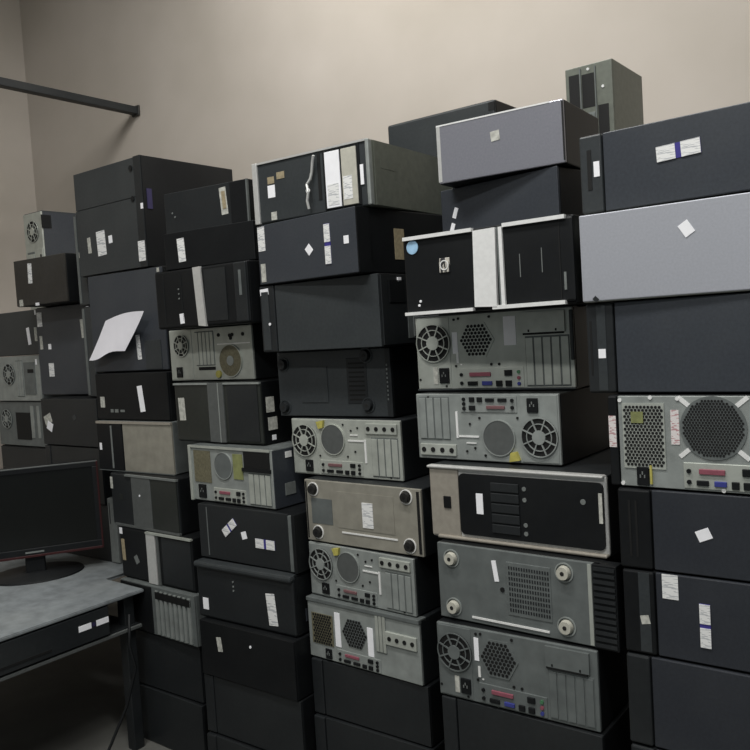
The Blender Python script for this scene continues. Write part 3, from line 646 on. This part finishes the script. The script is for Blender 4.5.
# ------------------------------------------------------------------ desk
DZ = -.84
d = empty('corner_desk', (-3.1, 1.4, -1.4), 0, 'low dusty grey desk carrying the monitor', 'desk')
pts = [(-3.9, .7), (-2.36, .7), (-2.36, 1.685), (-2.60, 1.688), (-2.60, 2.5), (-3.9, 2.5)]
def slab(name, m, pts, z0, z1, parent):
    bm = bmesh.new(); a = [bm.verts.new((x+3.1, y-1.4, z0+1.4)) for x, y in pts]; b = [bm.verts.new((x+3.1, y-1.4, z1+1.4)) for x, y in pts]
    n = len(pts); bm.faces.new(a[::-1]); bm.faces.new(b)
    for i in range(n): bm.faces.new((a[i], a[(i+1) % n], b[(i+1) % n], b[i]))
    bmesh.ops.bevel(bm, geom=bm.edges[:], offset=.003, segments=2, affect='EDGES')
    bmesh.ops.recalc_face_normals(bm, faces=bm.faces)
    me = bpy.data.meshes.new(name); bm.to_mesh(me); bm.free(); me.materials.append(M[m])
    o = bpy.data.objects.new(name, me); COL.objects.link(o); o.parent = parent; return o
slab('desktop', 'desk', pts, DZ-.012, DZ, d)
slab('lower_shelf', 'dark', [(-3.85, .75), (-2.375, .75), (-2.375, 1.67), (-3.85, 1.65)], -.972, -.958, d)
sh = MB().box(.725, -.65, .429, .735, .27, .4405, .002).build('shelf_rail', 'mid', d)
for x, y in ((-2.41, .75), (-2.41, 1.64), (-3.85, .75), (-3.85, 2.45), (-2.65, 2.45)):
    MB().box(x+3.1-.02, y-1.4-.02, 0, x+3.1+.02, y-1.4+.02, DZ-.012+1.4, .003).build('leg', 'dark', d)
k = empty('desktop_computer', (-2.59, 1.28, -.9565), 0, 'black flat computer with two white labels on the shelf under the desk', 'computer')
MB().box(-.2, -.25, 0, .222, .265, .1025, .004).build('chassis', 'black', k)
MB().box(.222, -.245, .004, .228, .26, .099, .002).build('front_bezel', 'dark', k)
for y in (.17, .245-.01):
    MB().box(.2275, y-.023, .047, .2292, y+.023, .066).build('sticker', 'white', k)
MB().box(.2275, .196, .05, .2286, .209, .063).build('sticker_strip', 'duskviolet', k)
MB().box(.2275, -.2, .02, .2292, .05, .028).build('drive_slot', 'void', k)

# ------------------------------------------------------------------ monitor
mo = empty('computer_monitor', (-2.885, 1.59, DZ), math.radians(57), 'black flat screen monitor with a dark red edge standing on the grey desk', 'monitor')
g = MB(); g.disc(0, 0, .135, 0, 0, 4) if False else None
bs = MB(); n = 40
a = [bs.bm.verts.new((.17*math.cos(2*PI*i/n), .03+.14*math.sin(2*PI*i/n), 0)) for i in range(n)]
b = [bs.bm.verts.new((.168*math.cos(2*PI*i/n), .03+.138*math.sin(2*PI*i/n), .006)) for i in range(n)]
e = [bs.bm.verts.new((.05*math.cos(2*PI*i/n), .04*math.sin(2*PI*i/n), .02)) for i in range(n)]
bs.bm.faces.new(a[::-1]); bs.bm.faces.new(e)
for L, H in ((a, b), (b, e)):
    for i in range(n): bs.bm.faces.new((L[i], L[(i+1) % n], H[(i+1) % n], H[i]))
bs.build('stand_base', 'black', mo)
MB().box(-.035, -.012, .012, .035, .018, .16, .005).build('stand_neck', 'black', mo)
W2, z0, z1 = .245, .082, .415
MB().box(-W2, -.02, z0, W2, .03, z1, .006).build('housing', 'black', mo)
fr = MB()
for x0, y0, x1, y1 in ((-W2, z1-.02, W2, z1), (-W2, z0, W2, z0+.03), (-W2, z0+.03, -W2+.02, z1-.02), (W2-.02, z0+.03, W2, z1-.02)):
    fr.box(x0, -.028, y0, x1, -.018, y1, .002)
f = fr.build('screen_bezel', 'black', mo)
MB().box(-W2-.001, -.0295, z0-.003, W2+.001, -.02, z0+.006, .001).build('bottom_trim', 'red', f)
MB().box(W2-.004, -.0295, z0, W2+.002, -.018, z1, .001).build('side_trim', 'red', f)
MB().box(-W2, -.0292, z1-.003, W2, -.02, z1+.002, .001).build('top_trim', 'mid', f)
MB().box(-.03, -.0295, z0+.013, .035, -.0275, z0+.019).build('maker_badge', 'grey', f)
MB().box(-W2+.02, -.0215, z0+.03, W2-.02, -.0185, z1-.02).build('screen', 'screen', mo)

# loose cable at the desk end
o = MB().tube([(-2.335, 1.60, -.90), (-2.325, 1.585, -1.0), (-2.32, 1.60, -1.08), (-2.33, 1.56, -1.2), (-2.38, 1.52, -1.33), (-2.36, 1.45, -1.394), (-2.25, 1.35, -1.395)], .005, 8).build('power_cable', 'black')
o['label'] = 'black cable hanging down at the desk end'; o['category'] = 'cable'
for f in o.data.polygons: f.use_smooth = True

# ------------------------------------------------------------------ room
def quadbox(name, x0, y0, z0, x1, y1, z1, m):
    mb = MB(); mb.box(x0, y0, z0, x1, y1, z1); return structure(mb.build(name, m))
quadbox('floor', -4.75, -2.6, -1.5, 2.6, 2.87, -1.4, 'floor')
quadbox('wall_back', -4.75, 2.75, -1.4, 2.6, 2.87, 2.55, 'wall')
quadbox('wall_left', -4.75, -2.6, -1.4, -4.63, 2.75, 2.55, 'wall')
M['ceil'] = mat('white_ceiling_paint', (200, 198, 190), .85, 0, .04, 3)
quadbox('ceiling', -4.75, -2.6, 2.55, 2.6, 2.87, 2.65, 'ceil')

# conduit running into the back wall
p0, p1 = Vector((-3.59, 2.75, 1.238)), Vector((-3.59, 1.5, 1.262))
cd = empty('wall_conduit', p0, 0, 'dark square conduit running into the plaster wall', 'pipe')
mb = MB(); mb.box(-.022, p1.y-p0.y, -.016, .022, 0, .022, .003); mb.build('duct', 'dark', cd)
MB().box(-.03, -.012, -.024, .03, 0, .03, .003).build('wall_flange', 'brown', cd)
MB().tube([(0, p1.y-p0.y+.05, .018), (0, p1.y-p0.y+.05, 2.55-p0.z)], .006).build('hanger_rod', 'steel_dark', cd)

# ------------------------------------------------------------------ ceiling lights (unseen fixtures above the frame, one added for the wall)
def fixture(x, y, power, L=1.2, label=''):
    t = empty('fluorescent_light', (x, y, 2.55), 0, label, 'light', 'fluorescent ceiling lights')
    MB().box(-L/2, -.15, -.05, L/2, .15, 0, .004).build('light_housing', 'bright', t)
    m = bpy.data.materials.get('lit_diffuser')
    if not m:
        m = bpy.data.materials.new('lit_diffuser'); m.use_nodes = True; b = m.node_tree.nodes['Principled BSDF']
        b.inputs['Base Color'].default_value = (.9, .9, .9, 1); b.inputs['Emission Color'].default_value = (1, .98, .94, 1); b.inputs['Emission Strength'].default_value = 1.5
    MB().box(-L/2+.02, -.13, -.062, L/2-.02, .13, -.05).build('diffuser', m, t)
    ld = bpy.data.lights.new('tube_light', 'AREA'); ld.shape = 'RECTANGLE'; ld.size = L-.05; ld.size_y = .26; ld.energy = power; ld.color = (1, .99, .965)
    lo = bpy.data.objects.new('tube_light', ld); COL.objects.link(lo); lo.location = (0, 0, -.07); lo.parent = t
fixture(-1.5, .55, 48, label='fluorescent ceiling light in front of the middle stacks')
fixture(.2, .35, 44, label='fluorescent ceiling light in front of the stack with the silver panel')
fixture(-.6, -1.3, 78, label='fluorescent ceiling light behind the photographer')

fixture(-1.7, 2.05, 44, label='added ceiling light brightening the back wall')  # unseen lamp, added to brighten the wall behind the stacks

w = bpy.data.worlds.new('room_ambience'); SC.world = w; w.use_nodes = True
w.node_tree.nodes['Background'].inputs[0].default_value = (.80, .88, .92, 1); w.node_tree.nodes['Background'].inputs[1].default_value = .22

# ------------------------------------------------------------------ camera (eye at the world origin)
cam = bpy.data.cameras.new('camera'); co = bpy.data.objects.new('camera', cam); COL.objects.link(co)
R = Vector((.7938, .60505, -.06168)); Up = Vector((.01657, .07985, .99667)); F = Vector((-.60796, .79217, -.05336))
co.matrix_world = Matrix(((R.x, Up.x, -F.x, 0), (R.y, Up.y, -F.y, 0), (R.z, Up.z, -F.z, 0), (0, 0, 0, 1)))
cam.sensor_width = 36; cam.lens = 810.45/750*36; cam.clip_start = .02
SC.camera = co
SC.view_settings.view_transform = 'Standard'
SC.view_settings.exposure = 0
